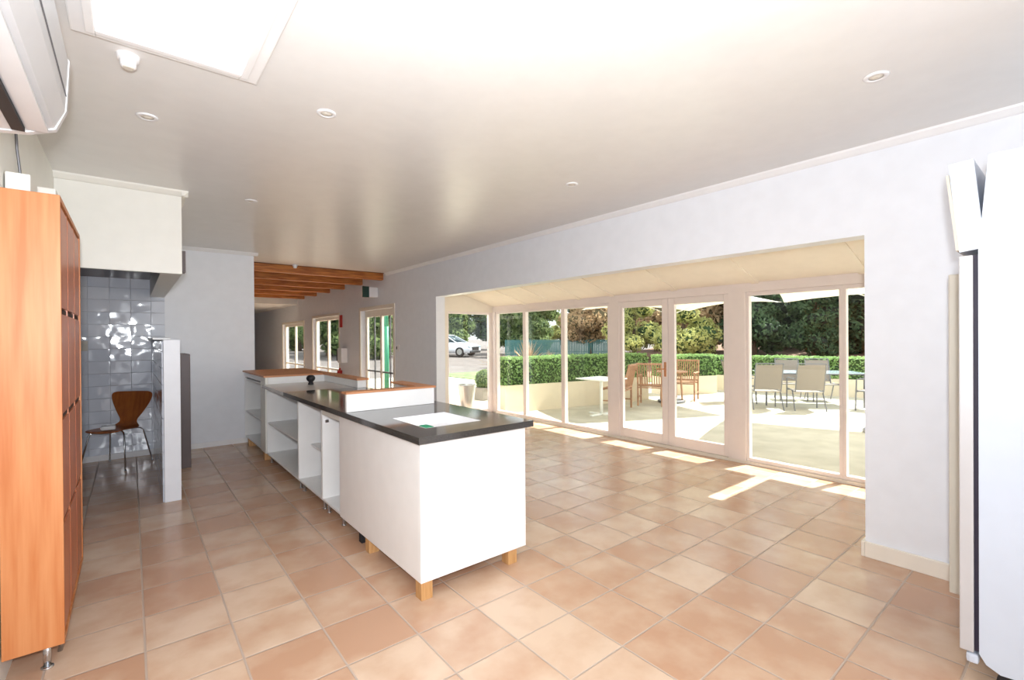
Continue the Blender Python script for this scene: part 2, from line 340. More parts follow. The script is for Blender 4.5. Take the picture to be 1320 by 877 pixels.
for (y0, y1, z1, zz) in ((10.95, 12.95, 2.0, .1), (13.8, 16.1, 1.92, .1)):
    o = S(bx('window_%d' % n, 'trimc', None, (WX+.06, WX+.12, y0, y0+.08, 0, z1), (WX+.06, WX+.12, y1-.08, y1, 0, z1), (WX+.06, WX+.12, y0+.08, y1-.08, 0, zz),
             (WX+.06, WX+.12, y0+.08, y1-.08, z1-.08, z1), (WX+.06, WX+.12, (y0+y1)/2-.04, (y0+y1)/2+.04, zz, z1-.08), (WX+.07, WX+.11, y0+.08, y1-.08, .7, .74), bev=.004))
    bx('pane', 'glass', o, (WX+.09, WX+.096, y0+.08, y1-.08, zz, z1-.08)); n += 1
    bm = BM(); fr(bm, y0, y1, z1, .06); S(link('trim_%d' % (10+n), bm, M['trimc']))

# exposed beams
labs = ['orange timber ceiling beam nearest the white plaster ceiling', 'orange timber ceiling beam, second from the white plaster ceiling', 'orange timber ceiling beam, third from the white plaster ceiling',
        'orange timber ceiling beam, fourth from the white plaster ceiling', 'orange timber ceiling beam, fifth from the white plaster ceiling', 'orange timber ceiling beam farthest back, next to the white bulkhead strip']
for i, y in enumerate((8.48, 9.5, 10.55, 11.55, 12.6, 13.7)):
    tag(bx('ceiling_beam', 'beam', None, (.72 if y > 9 else 1.37, WX, y, y+.11, 2.57 - (.0 if i else .0), 3.0), bev=.005), labs[i], 'beam', 'exposed timber ceiling beams')
for x, lab in ((1.6, 'dark batten above the orange beams, nearest the white passage wall'), (2.4, 'dark batten above the orange beams, middle one of three'), (3.2, 'dark batten above the orange beams, nearest the window wall')):
    tag(bx('ceiling_batten', 'darkt', None, (x, x+.05, 8.44, 14.39, 3.001-.0, 3.0+.03)), lab, 'batten', 'dark battens above the beams')

# bulkhead over the alcove
o = thing('bulkhead', 'white boxed bulkhead with cornice hanging over the tiled alcove', 'bulkhead', (0, 4.76, 2.0))
bx('front_panel', 'offw', o, (-.43, .335, 4.76, 4.79, 2.0, CZ), bev=.003)
bx('side_beam', 'offw', o, (.19, .335, 4.79, BY, 2.0, CZ))
sb('ceiling_alcove', 'brown', (-1.28, .19, 4.79, BY, 2.22, 2.25))
bm = BM(); prism(bm, [(4.76, CZ), (4.715, CZ), (4.72, CZ-.012), (4.748, CZ-.04), (4.76, CZ-.045)], 'x', -.43, .38)
prism(bm, [(.335, CZ), (.38, CZ), (.375, CZ-.012), (.347, CZ-.04), (.335, CZ-.045)], 'y', 4.72, BY); link('cornice', bm, M['offw'], o)
tag(bx('timber_block', 'brown', None, (.337, .40, 5.3, 5.42, 2.08, 2.28), bev=.003), 'small brown timber block fixed on the side of the white bulkhead', 'block')
# half-height partition beside the alcove
o = thing('partition_wall', 'low white partition with tiled inner face beside the alcove', 'partition', (.28, 5.2, 0))
bx('core', 'wall', o, (.222, .345, 5.2, BY-.001, 0, 1.455), bev=.003)
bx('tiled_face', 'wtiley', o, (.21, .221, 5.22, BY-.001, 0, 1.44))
bx('top_edge', 'white', o, (.16, .30, 5.65, BY-.001, 1.456, 1.475), bev=.003)
tag(bx('tall_cabinet', 'brown', None, (.35, .52, 6.45, 7.1, 0, 1.29), bev=.004), 'dark brown tall cabinet standing behind the low white partition', 'cabinet')

# ------------------------------------------------------------------ bookcase (wall unit)
X0, X1, Y0, Y1, Z0, Z1 = -.425, -.235, 2.82, 3.84, .13, 2.085
o = thing('wall_unit', 'tall cherry wood wall unit with panelled doors on chrome legs', 'cabinet', (-.33, 3.3, 0))
bx('side_panel', 'wood', o, (X0, X1, Y0, Y0+.022, Z0, Z1), bev=.002)
bx('side_panel', 'wood', o, (X0, X1, Y1-.022, Y1, Z0, Z1), bev=.002)
bx('top_panel', 'wood', o, (X0, X1, Y0+.022, Y1-.022, Z1-.022, Z1))
bx('bottom_panel', 'wood', o, (X0, X1, Y0+.022, Y1-.022, Z0, Z0+.022))
bx('back_panel', 'gap', o, (X0, X0+.015, Y0+.022, Y1-.022, Z0+.022, Z1-.022))
ys = [Y0+.022, 3.165, 3.505, Y1-.022]; zs = [Z0+.022, .64, 1.11, 1.585, Z1-.022]
bx('divider', 'woodf', o, (X0+.015, X1-.006, ys[1]-.009, ys[1]+.009, zs[0], zs[4])); bx('divider', 'woodf', o, (X0+.015, X1-.006, ys[2]-.009, ys[2]+.009, zs[0], zs[4]))
for z in zs[1:4]: bx('shelf_rail', 'gap', o, (X0+.015, X1-.010, ys[0], ys[3], z-.010, z+.010))
for a, b in zip(ys, ys[1:]):
    for c, d in zip(zs, zs[1:]):
        dr = bx('door', 'woodf', o, (X1-.022, X1-.004, a+.012, b-.012, c+.014, d-.014), bev=.002)
for (x, y) in ((-.30, 2.92), (-.30, 3.72)):
    bm = BM(); tube(bm, [(x, y, 0), (x+.0, y, Z0)], .014, 12); tube(bm, [(x+.03, y+.12, 0), (x+.055, y+.07, Z0)], .010, 10); lathe(bm, (x, y, 0), [(.022, 0), (.022, .006)], 16)
    link('leg', bm, M['chrome'], o, True)
tag(bx('white_box', 'offw', None, (-.425, -.30, 3.42, 3.72, Z1+.002, 2.25), bev=.006), 'white box lying on top of the cherry wood wall unit, farther back', 'box', None)
tag(bx('white_box', 'offw', None, (-.425, -.345, 3.00, 3.20, Z1+.002, 2.20), bev=.006), 'narrow pale box on the wall unit, nearest its front end', 'box', None)
bm = BM(); tube(bm, [(-.418, 3.3, 2.09), (-.415, 3.32, 2.25), (-.42, 3.26, 2.38), (-.42, 3.2, 2.6)], .006, 6)
tag(link('cable', bm, M['gmetal'], smooth=True), 'loose grey cable running up the wall above the wall unit', 'cable')
M['acw'] = pmat('air_conditioner_plastic', (208, 208, 210), .4)
# air conditioner
o = thing('air_conditioner', 'long white split-system air conditioner high on the left wall', 'air conditioner', (-.3, 2.0, 2.2))
prof = [(-.428, 2.22), (-.40, 2.195), (-.29, 2.21), (-.215, 2.24), (-.185, 2.31), (-.175, 2.50), (-.19, 2.52), (-.428, 2.53)]
bm = BM(); prism(bm, prof, 'y', 1.42, 2.42); link('body', bm, M['acw'], o)
bm = BM(); prism(bm, [(p[0]*1.0+(.004 if p[0] > -.4 else 0), p[1]+(.004 if p[1] > 2.3 else -.004)) for p in prof], 'y', 2.42, 2.45); link('end_cap', bm, M['acw'], o)
bx('louvre', 'dark', o, (-.318, -.285, 1.46, 2.37, 2.190, 2.206))
bx('flap', 'acw', o, (-.283, -.225, 1.46, 2.38, 2.204, 2.216), bev=.003)
bx('front_groove', 'gmetal', o, (-.1835, -.1785, 1.44, 2.40, 2.36, 2.363))

# ceiling fittings
def smoke(c, lab):
    o = thing('smoke_detector', lab, 'smoke detector', c)
    bm = BM(); lathe(bm, c, [(.022, -.052), (.028, -.047), (.030, -.022), (.038, -.02), (.042, 0)], 28); link('housing', bm, M['whiteb'], o, False)
    bm = BM(); lathe(bm, c, [(.018, -.056), (.020, -.0515)], 24); link('sensor_ring', bm, M['beige'], o)
smoke((-.0, 2.63, CZ), 'white round smoke detector beside the skylight frame')
o = smoke((2.12, 8.30, CZ), 'white round smoke detector just in front of the timber beams')
for (x, y, lab) in ((.08, 3.28, 'recessed downlight behind the smoke detector, leftmost on the ceiling'), (.84, 2.63, 'recessed downlight right of the skylight corner'),
                    (2.77, .64, 'recessed downlight above the fridge side of the room'), (.84, 4.70, 'recessed downlight beyond the white bulkhead corner'), (2.77, 2.63, 'recessed downlight in the middle of the ceiling towards the courtyard wall')):
    o = thing('downlight', lab, 'downlight', (x, y, CZ), 0, 'recessed ceiling downlights')
    bm = BM(); lathe(bm, (x, y, CZ), [(.030, -.004), (.034, -.008), (.048, -.006), (.052, 0), (.030, 0)], 28, caps=False); link('trim_ring', bm, M['whiteb'], o, True)
    bm = BM(); lathe(bm, (x, y, CZ), [(.012, -.010), (.030, -.002)], 20); link('lamp_face', bm, M['beige'], o)

# ------------------------------------------------------------------ counter
AX, BX_, FY = 1.225, 1.985, 2.315
o = thing('servery_cabinet', 'large white panelled servery cabinet on stubby pine legs', 'cabinet', (1.6, 3.0, 0))
bx('end_panel', 'white', o, (AX, BX_, FY, FY+.018, .1, .88), bev=.0015)
bx('side_panel', 'white', o, (AX, AX+.018, FY+.0185, 3.60, .1, .88), bev=.0015)
bx('side_panel', 'white', o, (BX_-.018, BX_, FY+.0185, 3.60, .1, .88), bev=.0015)
bx('back_panel', 'white', o, (AX+.0185, BX_-.0185, 3.58, 3.60, .1, .88))
bx('bottom_panel', 'timb', o, (AX+.019, BX_-.019, FY+.019, 3.579, .1, .116))
for x, y in ((AX+.005, FY+.005), (BX_-.13, FY+.02), (AX+.01, 3.06), (BX_-.09, 3.06)):
    bx('leg', 'timb', o, (x, x+.07, y, y+.07, 0, .0995), bev=.003)
tag(bx('levelling_foot', 'dark', None, (AX+.03, AX+.06, 3.25, 3.30, 0, .07), bev=.004), 'small dark levelling foot standing under the servery cabinet', 'foot')
# worktop with sink cut-out
WX0, WX1, WY0, WY1 = 1.185, 2.0, 2.25, 5.12
sx0, sx1, sy0, sy1 = 1.345, 1.75, 2.47, 2.93
o = thing('granite_worktop', 'black granite worktop with a square white sink', 'worktop', (1.6, 3.5, .885))
bm = BM()
xs_ = [WX0, sx0, sx1, WX1]; ys_ = [WY0, sy0, sy1, WY1]
g = {}
for k, z in enumerate((.882, .92)):
    for i, x in enumerate(xs_):
        for j, y in enumerate(ys_): g[i, j, k] = bm.verts.new((x, y, z))
for i in range(3):
    for j in range(3):
        if (i, j) == (1, 1): continue
        for k in (0, 1): bm.faces.new([g[i, j, k], g[i+1, j, k], g[i+1, j+1, k], g[i, j+1, k]])
def sd(a, b): bm.faces.new([g[a+(0,)], g[b+(0,)], g[b+(1,)], g[a+(1,)]])
for i in range(3): sd((i, 0), (i+1, 0)); sd((i, 3), (i+1, 3)); sd((0, i), (0, i+1)); sd((3, i), (3, i+1))
sd((1, 1), (2, 1)); sd((1, 2), (2, 2)); sd((1, 1), (1, 2)); sd((2, 1), (2, 2))
link('slab', bm, M['granite'], o)
bm = BM(); d = .70; e = .006
A = [bm.verts.new(p) for p in ((sx0+.002, sy0+.002, .9195), (sx1-.002, sy0+.002, .9195), (sx1-.002, sy1-.002, .9195), (sx0+.002, sy1-.002, .9195))]
B = [bm.verts.new(p) for p in ((sx0+.01, sy0+.01, .85), (sx1-.01, sy0+.01, .85), (sx1-.01, sy1-.01, .85), (sx0+.01, sy1-.01, .85))]
for i in range(4): bm.faces.new((A[i], A[(i+1) % 4], B[(i+1) % 4], B[i]))
bm.faces.new(B)
sk = link('sink', bm, M['whiteb'], o)
sk['label'] = 'white square undermount sink'
sm_ = sk.modifiers.new('s', 'SOLIDIFY'); sm_.thickness = .004
bm = BM(); lathe(bm, ((sx0+sx1)/2, (sy0+sy1)/2, .8505), [(.03, 0), (.034, .002), (.03, .003), (.01, .002)], 20); link('drain', bm, M['chrome'], o)
tag(bx('green_scourer', 'green', None, (1.375, 1.435, 2.52, 2.62, .8585, .915), bev=.012), 'green scouring sponge lying in the white sink', 'sponge')
# pale end of the worktop
M['palew'] = pmat('pale_worktop', (206, 204, 202), .25)
tag(bx('worktop', 'palew', None, (1.185, 2.0, 5.125, 6.12, .885, .92), bev=.004), 'pale worktop section beyond the black granite', 'worktop')
bm = BM(); lathe(bm, (1.63, 5.75, .921), [(.03, 0), (.03, .012), (.02, .03), (.042, .05), (.05, .075), (.04, .10), (.015, .112)], 24)
tag(link('knob', bm, M['dark'], smooth=True), 'small dark round knob standing on the pale worktop', 'knob')
# open base units along the counter
def unit(y0, y1, lab, shelves, legs=True, z0=.1, z1=.88, extra=None):
    o = thing('base_cabinet', lab, 'cabinet', (1.6, (y0+y1)/2, 0), 0, 'open white base cabinets')
    bx('side_panel', 'white', o, (AX+.01, BX_-.02, y0, y0+.016, z0, z1), bev=.001); bx('side_panel', 'white', o, (AX+.01, BX_-.02, y1-.016, y1, z0, z1), bev=.001)
    bx('back_panel', 'white', o, (BX_-.019, BX_-.004, y0, y1, z0, z1)); bx('bottom_panel', 'white', o, (AX+.01, BX_-.02, y0+.0165, y1-.0165, z0, z0+.016))
    for z, dep in shelves: bx('shelf', 'white', o, (AX+dep, BX_-.02, y0+.0165, y1-.0165, z, z+.018))
    if legs:
        for y in (y0+.05, y1-.06):
            for x in (AX+.05, BX_-.1):
                bm = BM(); lathe(bm, (x, y, 0), [(.018, 0), (.018, .01), (.011, .014), (.011, z0-.001)], 12); link('leg', bm, M['chrome'], o, True)
    return o
u = unit(3.605, 4.06, 'narrow open white base cabinet next to the big panelled servery cabinet', [])
bx('top_rail', 'offw', u, (AX+.01, AX+.028, 3.622, 4.043, .82, .88)); bx('hinge', 'chrome', u, (AX+.03, AX+.06, 4.032, 4.0435, .75, .775), bev=.003)
unit(4.064, 4.78, 'open white base cabinet with a small half shelf, under the black granite', [(.42, .12)])
unit(4.784, 6.12, 'wide open white base cabinet with one full shelf, under the pale worktop', [(.46, .02)])
# tall end of the servery: end panel, shelf unit and capping
o = thing('end_cabinet', 'raised white shelf unit at the far end of the servery on pine legs', 'cabinet', (1.6, 6.8, 0))
bx('end_panel', 'offw', o, (AX+.0, BX_, 6.14, 6.40, .1, 1.0), bev=.002)
bx('side_panel', 'white', o, (AX, BX_-.02, 7.42, 7.44, .1, 1.0)); bx('back_panel', 'white', o, (BX_-.019, BX_, 6.402, 7.44, .1, 1.0))
for z in (.1, .45, .90): bx('shelf', 'white', o, (AX+.01, BX_-.02, 6.402, 7.418, z, z+.02))
bx('top_rail', 'white', o, (AX, AX+.018, 6.402, 7.418, .94, 1.0))
for y in (6.24, 7.2): bx('leg', 'timb', o, (AX+.01, AX+.10, y, y+.10, 0, .0995), bev=.003)
o = thing('servery_ledge', 'raised white L-shaped ledge with timber capping at the far end of the servery', 'ledge', (1.7, 6.1, .92))
bx('front_board', 'white', o, (AX+.03, 1.90, 6.122, 6.138, .921, 1.0)); bx('side_board', 'white', o, (1.90, 1.995, 5.0, 6.138, .921, 1.0), bev=.002)
bx('capping', 'cap', o, (AX-.02, 2.0, 6.12, 7.46, 1.0015, 1.022), (1.885, 2.02, 4.98, 6.1195, 1.0015, 1.022), bev=.002)
o = thing('servery_ledge', 'raised white ledge with timber capping standing on the black granite worktop', 'ledge', (1.6, 3.5, .92))
bx('front_board', 'white', o, (1.20, 1.915, 3.37, 3.40, .921, 1.05), bev=.0015); bx('side_board', 'white', o, (1.885, 1.915, 3.401, 3.95, .921, 1.05), bev=.0015)
bx('capping', 'cap', o, (1.195, 1.925, 3.36, 3.46, 1.051, 1.066), (1.80, 1.925, 3.461, 3.96, 1.051, 1.066), bev=.0015)

# ------------------------------------------------------------------ fridge at the right edge
o = thing('display_fridge', 'tall white commercial display fridge at the right edge on castors', 'fridge', (3.0, 0, 0))
FX0, FX1, FY0, FY1 = 2.66, 3.34, -.42, .283
bm = BM(); prism(bm, [(FY0, .16), (FY1-.06, .10), (FY1-.02, .12), (FY1, .155), (FY1, 1.79), (FY1-.03, 2.17), (FY0, 2.17)], 'x', FX0, FX1); link('body', bm, M['appl'], o)
bx('door_seal', 'seal', o, (FX0+.004, FX1-.004, FY1+.001, FY1+.014, .16, 1.775))
M['dgrey'] = pmat('door_edge_grey', (196, 196, 200), .35, metal=.2)
dd = bx('door', 'dgrey', o, (FX0, FX0+.05, FY1+.015, FY1+.058, .15, 1.775), (FX1-.05, FX1, FY1+.015, FY1+.058, .15, 1.775), (FX0+.05, FX1-.05, FY1+.015, FY1+.058, .15, .21), (FX0+.05, FX1-.05, FY1+.015, FY1+.058, 1.72, 1.775), bev=.004)
bx('pane', 'glass', dd, (FX0+.05, FX1-.05, FY1+.03, FY1+.036, .21, 1.72))
bx('door_handle', 'beige', dd, (FX1-.07, FX1-.02, FY1+.059, FY1+.175, .12, 1.76), bev=.006)
bm = BM(); prism(bm, [(FY1+.055, 1.79), (FY1-.02, 1.80), (FY1+.012, 2.165), (FY1+.088, 2.16)], 'x', FX0-.004, FX1); h_ = link('sign_header', bm, M['appl'], o)
bm = BM(); prism(bm, [(FY1+.0565, 1.80), (FY1+.0875, 2.12), (FY1+.098, 2.12), (FY1+.067, 1.80)], 'x', FX0+.01, FX1-.01); link('header_trim', bm, M['beige'], h_)
bx('kick_plate', 'appl', o, (FX0, FX1, FY1+.001, FY1+.04, .105, .145), bev=.012)
for x in (FX0+.06, FX1-.08):
    for y in (FY1-.09, FY0+.08):
        bm = BM(); lathe(bm, (0, 0, -.014), [(.040, 0), (.046, .006), (.046, .022), (.040, .028)], 20)
        bmesh.ops.rotate(bm, verts=bm.verts, cent=(0, 0, 0), matrix=Matrix.Rotation(PI/2, 3, 'Y')); bmesh.ops.translate(bm, verts=bm.verts, vec=(x, y, .047))
        box(bm, x-.02, x+.02, y-.02, y+.02, .085, .13); link('castor', bm, M['dark'], o)

# ------------------------------------------------------------------ fittings on the right wall beyond the bay
o = thing('exit_sign', 'small dark green exit sign box projecting from the wall above the glazed door', 'sign', (WX-.15, 8.9, 2.3))
bx('housing', 'whiteb', o, (WX-.30, WX-.001, 8.74, 8.84, 2.26, 2.45), bev=.006)
bx('sign_face', 'sign', o, (WX-.31, WX-.18, 8.725, 8.739, 2.25, 2.46))
o = thing('switch_plate', 'small light switch on the grey wall right of the glazed door', 'switch', (WX, 7.88, 1.3))
bx('plate', 'whiteb', o, (WX-.008, WX-.001, 7.80, 7.93, 1.22, 1.34), bev=.002); bx('rocker', 'dark', o, (WX-.012, WX-.0085, 7.89, 7.92, 1.26, 1.31))
tag(bx('wall_switch', 'beige', None, (-.47, -.40, BY-.012, BY-.001, 1.33, 1.45), bev=.003), 'beige switch plate on the white tiled alcove wall', 'switch')
tag(bx('paper_dispenser', 'whiteb', None, (WX-.14, WX-.001, 10.42, 10.68, .92, 1.25), bev=.02), 'white dispenser box on the wall between window and door', 'dispenser')
tag(bx('black_box', 'dark', None, (WX-.10, WX-.001, 10.74, 10.86, .95, 1.2), bev=.01), 'small black box on the wall beside the white dispenser', 'box')
tag(bx('red_sign', 'red', None, (WX-.02, WX-.001, 10.72, 10.86, 1.72, 2.0), bev=.003), 'small red sign plate on the wall above the white dispenser', 'sign')
bm = BM(); tube(bm, [(WX-.055, 10.78, .3), (WX-.055, 10.78, .68), (WX-.05, 10.78, .74)], .055, 14); tube(bm, [(WX-.05, 10.78, .74), (WX-.05, 10.78, .79)], .02, 8)
tag(link('fire_extinguisher', bm, M['red'], smooth=True), 'red fire extinguisher on the wall beneath the small black box', 'fire extinguisher')

# ------------------------------------------------------------------ plywood chair
def ply_chair(c, rz):
    o = thing('plywood_chair', 'brown moulded plywood chair on thin steel legs in the tiled alcove', 'chair', c, rz)
    bm = BM(); rows = []
    # front (y=-.23) to seat back (y=.19), bend, then up; widths narrow at the bend
    prof = [(-.235, .430, .150), (-.225, .443, .185), (-.15, .447, .205), (-.05, .440, .208), (.05, .436, .198), (.12, .438, .170), (.165, .450, .130), (.19, .475, .098), (.205, .51, .092),
            (.22, .56, .128), (.235, .62, .164), (.25, .68, .196), (.262, .74, .222), (.270, .79, .232), (.274, .82, .222), (.276, .838, .180)]
    for (y, z, hw) in prof:
        r = []
        for k in range(9):
            s = -1+k/4; cur = .018*(1-s*s)
            if z < .46: r.append(bm.verts.new((s*hw, y, z-cur*.6)))
            else: r.append(bm.verts.new((s*hw, y+cur, z)))
        rows.append(r)
    for A, B in zip(rows, rows[1:]):
        for k in range(8): bm.faces.new((A[k], A[k+1], B[k+1], B[k]))
    s = link('seat_and_back', bm, M['ply'], None, True); s.parent = o; s.location = (0, 0, 0)
    md = s.modifiers.new('t', 'SOLIDIFY'); md.thickness = .011; md = s.modifiers.new('s', 'SUBSURF'); md.levels = 1; md.render_levels = 2
    for sx in (-1, 1):
        for sy, ly in ((-1, -.235), (1, .235)):
            bm = BM(); tube(bm, [(sx*.03, sy*.03, .424), (sx*.13, sy*.12, .424), (sx*.165, sy*.15, .412), (sx*.18, sy*.165, .39), (sx*.235, ly, .008)], .0075, 8)
            lathe(bm, (sx*.235, ly, 0), [(.011, 0), (.011, .012)], 10)
            l = link('leg', bm, M['chrome'], None, True); l.parent = o; l.location = (0, 0, 0)
    return o
_l = link
def link(name, bm, mat, parent=None, smooth=False, local=False):
    if local: bm._keep = None
    return _l(name, bm, mat, parent, smooth)
# keep local chair geometry un-centred
def linkl(name, bm, mat, parent, smooth=False):
    me = bpy.data.meshes.new(name); bmesh.ops.recalc_face_normals(bm, faces=bm.faces)
    if smooth:
        for f in bm.faces: f.smooth = True
    bm.to_mesh(me); bm.free(); me.materials.append(mat)
    o = bpy.data.objects.new(name, me); COL.objects.link(o); o.parent = parent; return o
link_saved = link
def link(name, bm, mat, parent=None, smooth=False): return linkl(name, bm, mat, None, smooth)
ply_chair((-.135, 7.08, 0), math.radians(-32))
link = link_saved
tag(bx('white_cloth', 'white', None, (-.27, -.14, 6.88, 7.01, .452, .50), bev=.02), 'small folded white cloth on the seat of the plywood chair', 'cloth')

# ------------------------------------------------------------------ courtyard
def sheet(name, mat, pts, z0t):
    bm = BM(); A = [bm.verts.new(p) for p in pts]; B = [bm.verts.new((p[0], p[1], p[2]-z0t)) for p in pts]; n = len(pts)
    bm.faces.new(A); bm.faces.new(B[::-1])
    for i in range(n): bm.faces.new((A[i], A[(i+1) % n], B[(i+1) % n], B[i]))
    return S(link(name, bm, M[mat]))
PZ = -.05
bm = BM(); box(bm, 5.57, 14.5, -6, 9.2, -.15, PZ); S(link('ground_courtyard', bm, M['paver']))
bm = BM(); box(bm, 3.9, 9.6, 9.2, 17, -.15, PZ); box(bm, 3.9, 5.56, 7.42, 9.2, -.15, PZ); S(link('ground_path', bm, M['gravel']))
bm = BM()
P = [(3.9, 17, -.10), (17, 17-2.5, -.10), (60, 40, 1.0), (60, 75, 1.0), (3.9, 75, .9), (3.9, 34, .25)]
prism(bm, [(17, -.15), (17, -.06), (32, .25), (75, 1.2), (75, -.15)], 'x', 3.9, 60); S(link('ground_road', bm, M['road']))
bm = BM(); prism(bm, [(14.5, -.15), (14.5, -.05), (22, .55), (60, 3.2), (60, -.15)], 'y', -20, 17); S(link('ground_lawn', bm, M['earth']))
bm = BM(); box(bm, 9.6, 14.5, 9.2, 17, -.15, -.02); S(link('ground_bed', bm, M['lawn']))

def leaves(name, mat, centers, size, parent=None, up=.0):
    """one mesh of small bent leaf cards standing at the given points, facing along their normals"""
    vs, fs = [], []
    for (p, nrm) in centers:
        n = (Vector(nrm)+Vector((random.gauss(0, .6), random.gauss(0, .6), random.gauss(0, .6)))).normalized()
        a = n.orthogonal().normalized(); a = Matrix.Rotation(random.random()*6.28, 3, n) @ a; b = n.cross(a)
        s = size*random.uniform(.6, 1.3); p = Vector(p); i = len(vs)
        vs += [p-a*s, p-b*s*.45+n*s*.15, p+a*s, p+b*s*.45+n*s*.15]; fs.append((i, i+1, i+2, i+3))
    me = bpy.data.meshes.new(name); me.from_pydata([tuple(v) for v in vs], [], fs); me.materials.append(mat)
    o = bpy.data.objects.new(name, me); COL.objects.link(o); o.parent = parent; return o
def hedge(path, z0, z1, wd, lab, mat='leafh', dens=900, size=.035, group=None):
    o = thing('hedge', lab, 'hedge', (path[0][0], path[0][1], z0), 0, group); O = Vector(o.location)
    core = BM(); pts = []
    for (a, b) in zip(path, path[1:]):
        a = Vector((a[0], a[1], 0)); b = Vector((b[0], b[1], 0)); d = (b-a); L = d.length; d.normalize(); s = Vector((d.y, -d.x, 0))
        k = wd/2-.04
        q = [a-d*.0-s*k, b-s*k, b+s*k, a+s*k]
        A = [core.verts.new(p+Vector((0, 0, z0))-O) for p in q]; B = [core.verts.new(p+Vector((0, 0, z1-.05))-O) for p in q]
        core.faces.new(A); core.faces.new(B)
        for i in range(4): core.faces.new((A[i], A[(i+1) % 4], B[(i+1) % 4], B[i]))
        for _ in range(int(dens*L*(z1-z0))):
            t = random.random()*L; z = random.uniform(z0, z1)
            for sg in ((1, -1)):
                pts.append((a+d*t+s*sg*(k+random.uniform(-.01, .05))+Vector((0, 0, z))-O, s*sg))
        for _ in range(int(dens*L*wd)):
            pts.append((a+d*random.random()*L+s*random.uniform(-k, k)+Vector((0, 0, z1-.05+random.uniform(-.01, .05)))-O, (0, 0, 1)))
        for _ in range(int(dens*wd*(z1-z0))):
            for e, sg in ((a, -1), (b, 1)): pts.append((e+d*sg*random.uniform(0, .04)+s*random.uniform(-k, k)+Vector((0, 0, random.uniform(z0, z1)))-O, d*sg))
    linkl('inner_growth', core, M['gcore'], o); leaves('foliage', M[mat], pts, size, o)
    return o
def planter(path, z1, wd, lab, group=None):
    bm = BM()
    for (a, b) in zip(path, path[1:]):
        a = Vector((a[0], a[1], 0)); b = Vector((b[0], b[1], 0)); d = (b-a).normalized(); s = Vector((d.y, -d.x, 0))*wd/2
        q = [a-s, b-s, b+s, a+s]
        A = [bm.verts.new(p+Vector((0, 0, PZ))) for p in q]; B = [bm.verts.new(p+Vector((0, 0, z1))) for p in q]
        bm.faces.new(A); bm.faces.new(B)
        for i in range(4): bm.faces.new((A[i], A[(i+1) % 4], B[(i+1) % 4], B[i]))
    return tag(link('planter', bm, M['planter']), lab, 'planter', group)
def off(path, k):  # centre line pushed back from the visible face
    out = []
    for i, p in enumerate(path):
        a = Vector(path[max(i-1, 0)]); b = Vector(path[min(i+1, len(path)-1)]); d = (b-a).normalized(); out.append((p[0]-d.y*k, p[1]+d.x*k))
    return out
p1 = [(5.75, 7.30), (9.6, 6.65)]; p2 = [(10.6, 6.9), (12.0, 6.2)]; p3 = [(12.3, 7.6), (13.2, 5.2), (14.3, 1.0)]
planter(off(p1, .3), .50, .6, 'long rendered planter box with a clipped hedge, behind the white pedestal table')
planter(off(p2, .3), .42, .6, 'short rendered planter box behind the teak chairs')
planter(off(p3, .3), .38, .6, 'low rendered planter wall behind the grey sling chairs')
hedge(off(p1, .3), .50, 1.06, .58, 'clipped green hedge in the long planter behind the white pedestal table')
hedge(off(p2, .3), .42, .98, .58, 'short clipped green hedge behind the teak chairs')
hedge(off(p3, .3), .38, .92, .6, 'long low clipped hedge behind the grey sling chairs', dens=600, size=.045)

# umbrellas
def umbrella(cx, cy, r, ang, lab, zt=2.78, ze=2.17):
    o = thing('market_umbrella', lab, 'umbrella', (cx, cy, PZ), 0, 'cream courtyard umbrellas')
    bm = BM(); top = bm.verts.new((cx, cy, zt)); cs = [Vector((cx+r*math.cos(ang+k*PI/2), cy+r*math.sin(ang+k*PI/2), ze)) for k in range(4)]
    T = Vector((cx, cy, zt))
    for k in range(4):
        a, b = cs[k], cs[(k+1) % 4]; N = 6; grid = []
        for i in range(N+1):
            row = []
            for j in range(N+1):
                e = a.lerp(b, j/N); e.z += .10*(4*(j/N)*(1-j/N))*1.0
                p = T.lerp(e, i/N); p.z -= .06*math.sin(PI*i/N); row.append(bm.verts.new(p))
            grid.append(row)
        for i in range(N):
            for j in range(N): bm.faces.new((grid[i][j], grid[i+1][j], grid[i+1][j+1], grid[i][j+1]))
    bmesh.ops.remove_doubles(bm, verts=bm.verts, dist=.001)
    cv = link('canopy', bm, M['canvas'], o); md = cv.modifiers.new('t', 'SOLIDIFY'); md.thickness = .004
    bm = BM(); tube(bm, [(cx, cy, PZ+.06), (cx, cy, zt+.06)], .025, 12); link('pole', bm, M['twhite'], o, True)
    bm = BM(); lathe(bm, (cx, cy, PZ), [(.3, .001), (.3, .05), (.26, .065), (.05, .075)], 24); link('base', bm, M['gmetal'], o)
    for c in cs:
        bm = BM(); tube(bm, [(cx, cy, zt-.09), (c.x*.97+cx*.03, c.y*.97+cy*.03, ze-.0)], .010, 6); tube(bm, [(cx, cy, 1.95), (c.x*.5+cx*.5, c.y*.5+cy*.5, (zt+ze)/2-.10)], .008, 6); link('rib', bm, M['twhite'], o)
umbrella(8.95, 1.95, 2.05, math.radians(62), 'cream square umbrella at the right, seen through the right-hand window', 2.76, 2.11)
umbrella(9.62, 6.05, 2.2, math.radians(-70), 'cream square umbrella whose right corner shows beside the glazed doors', 2.84, 2.15)

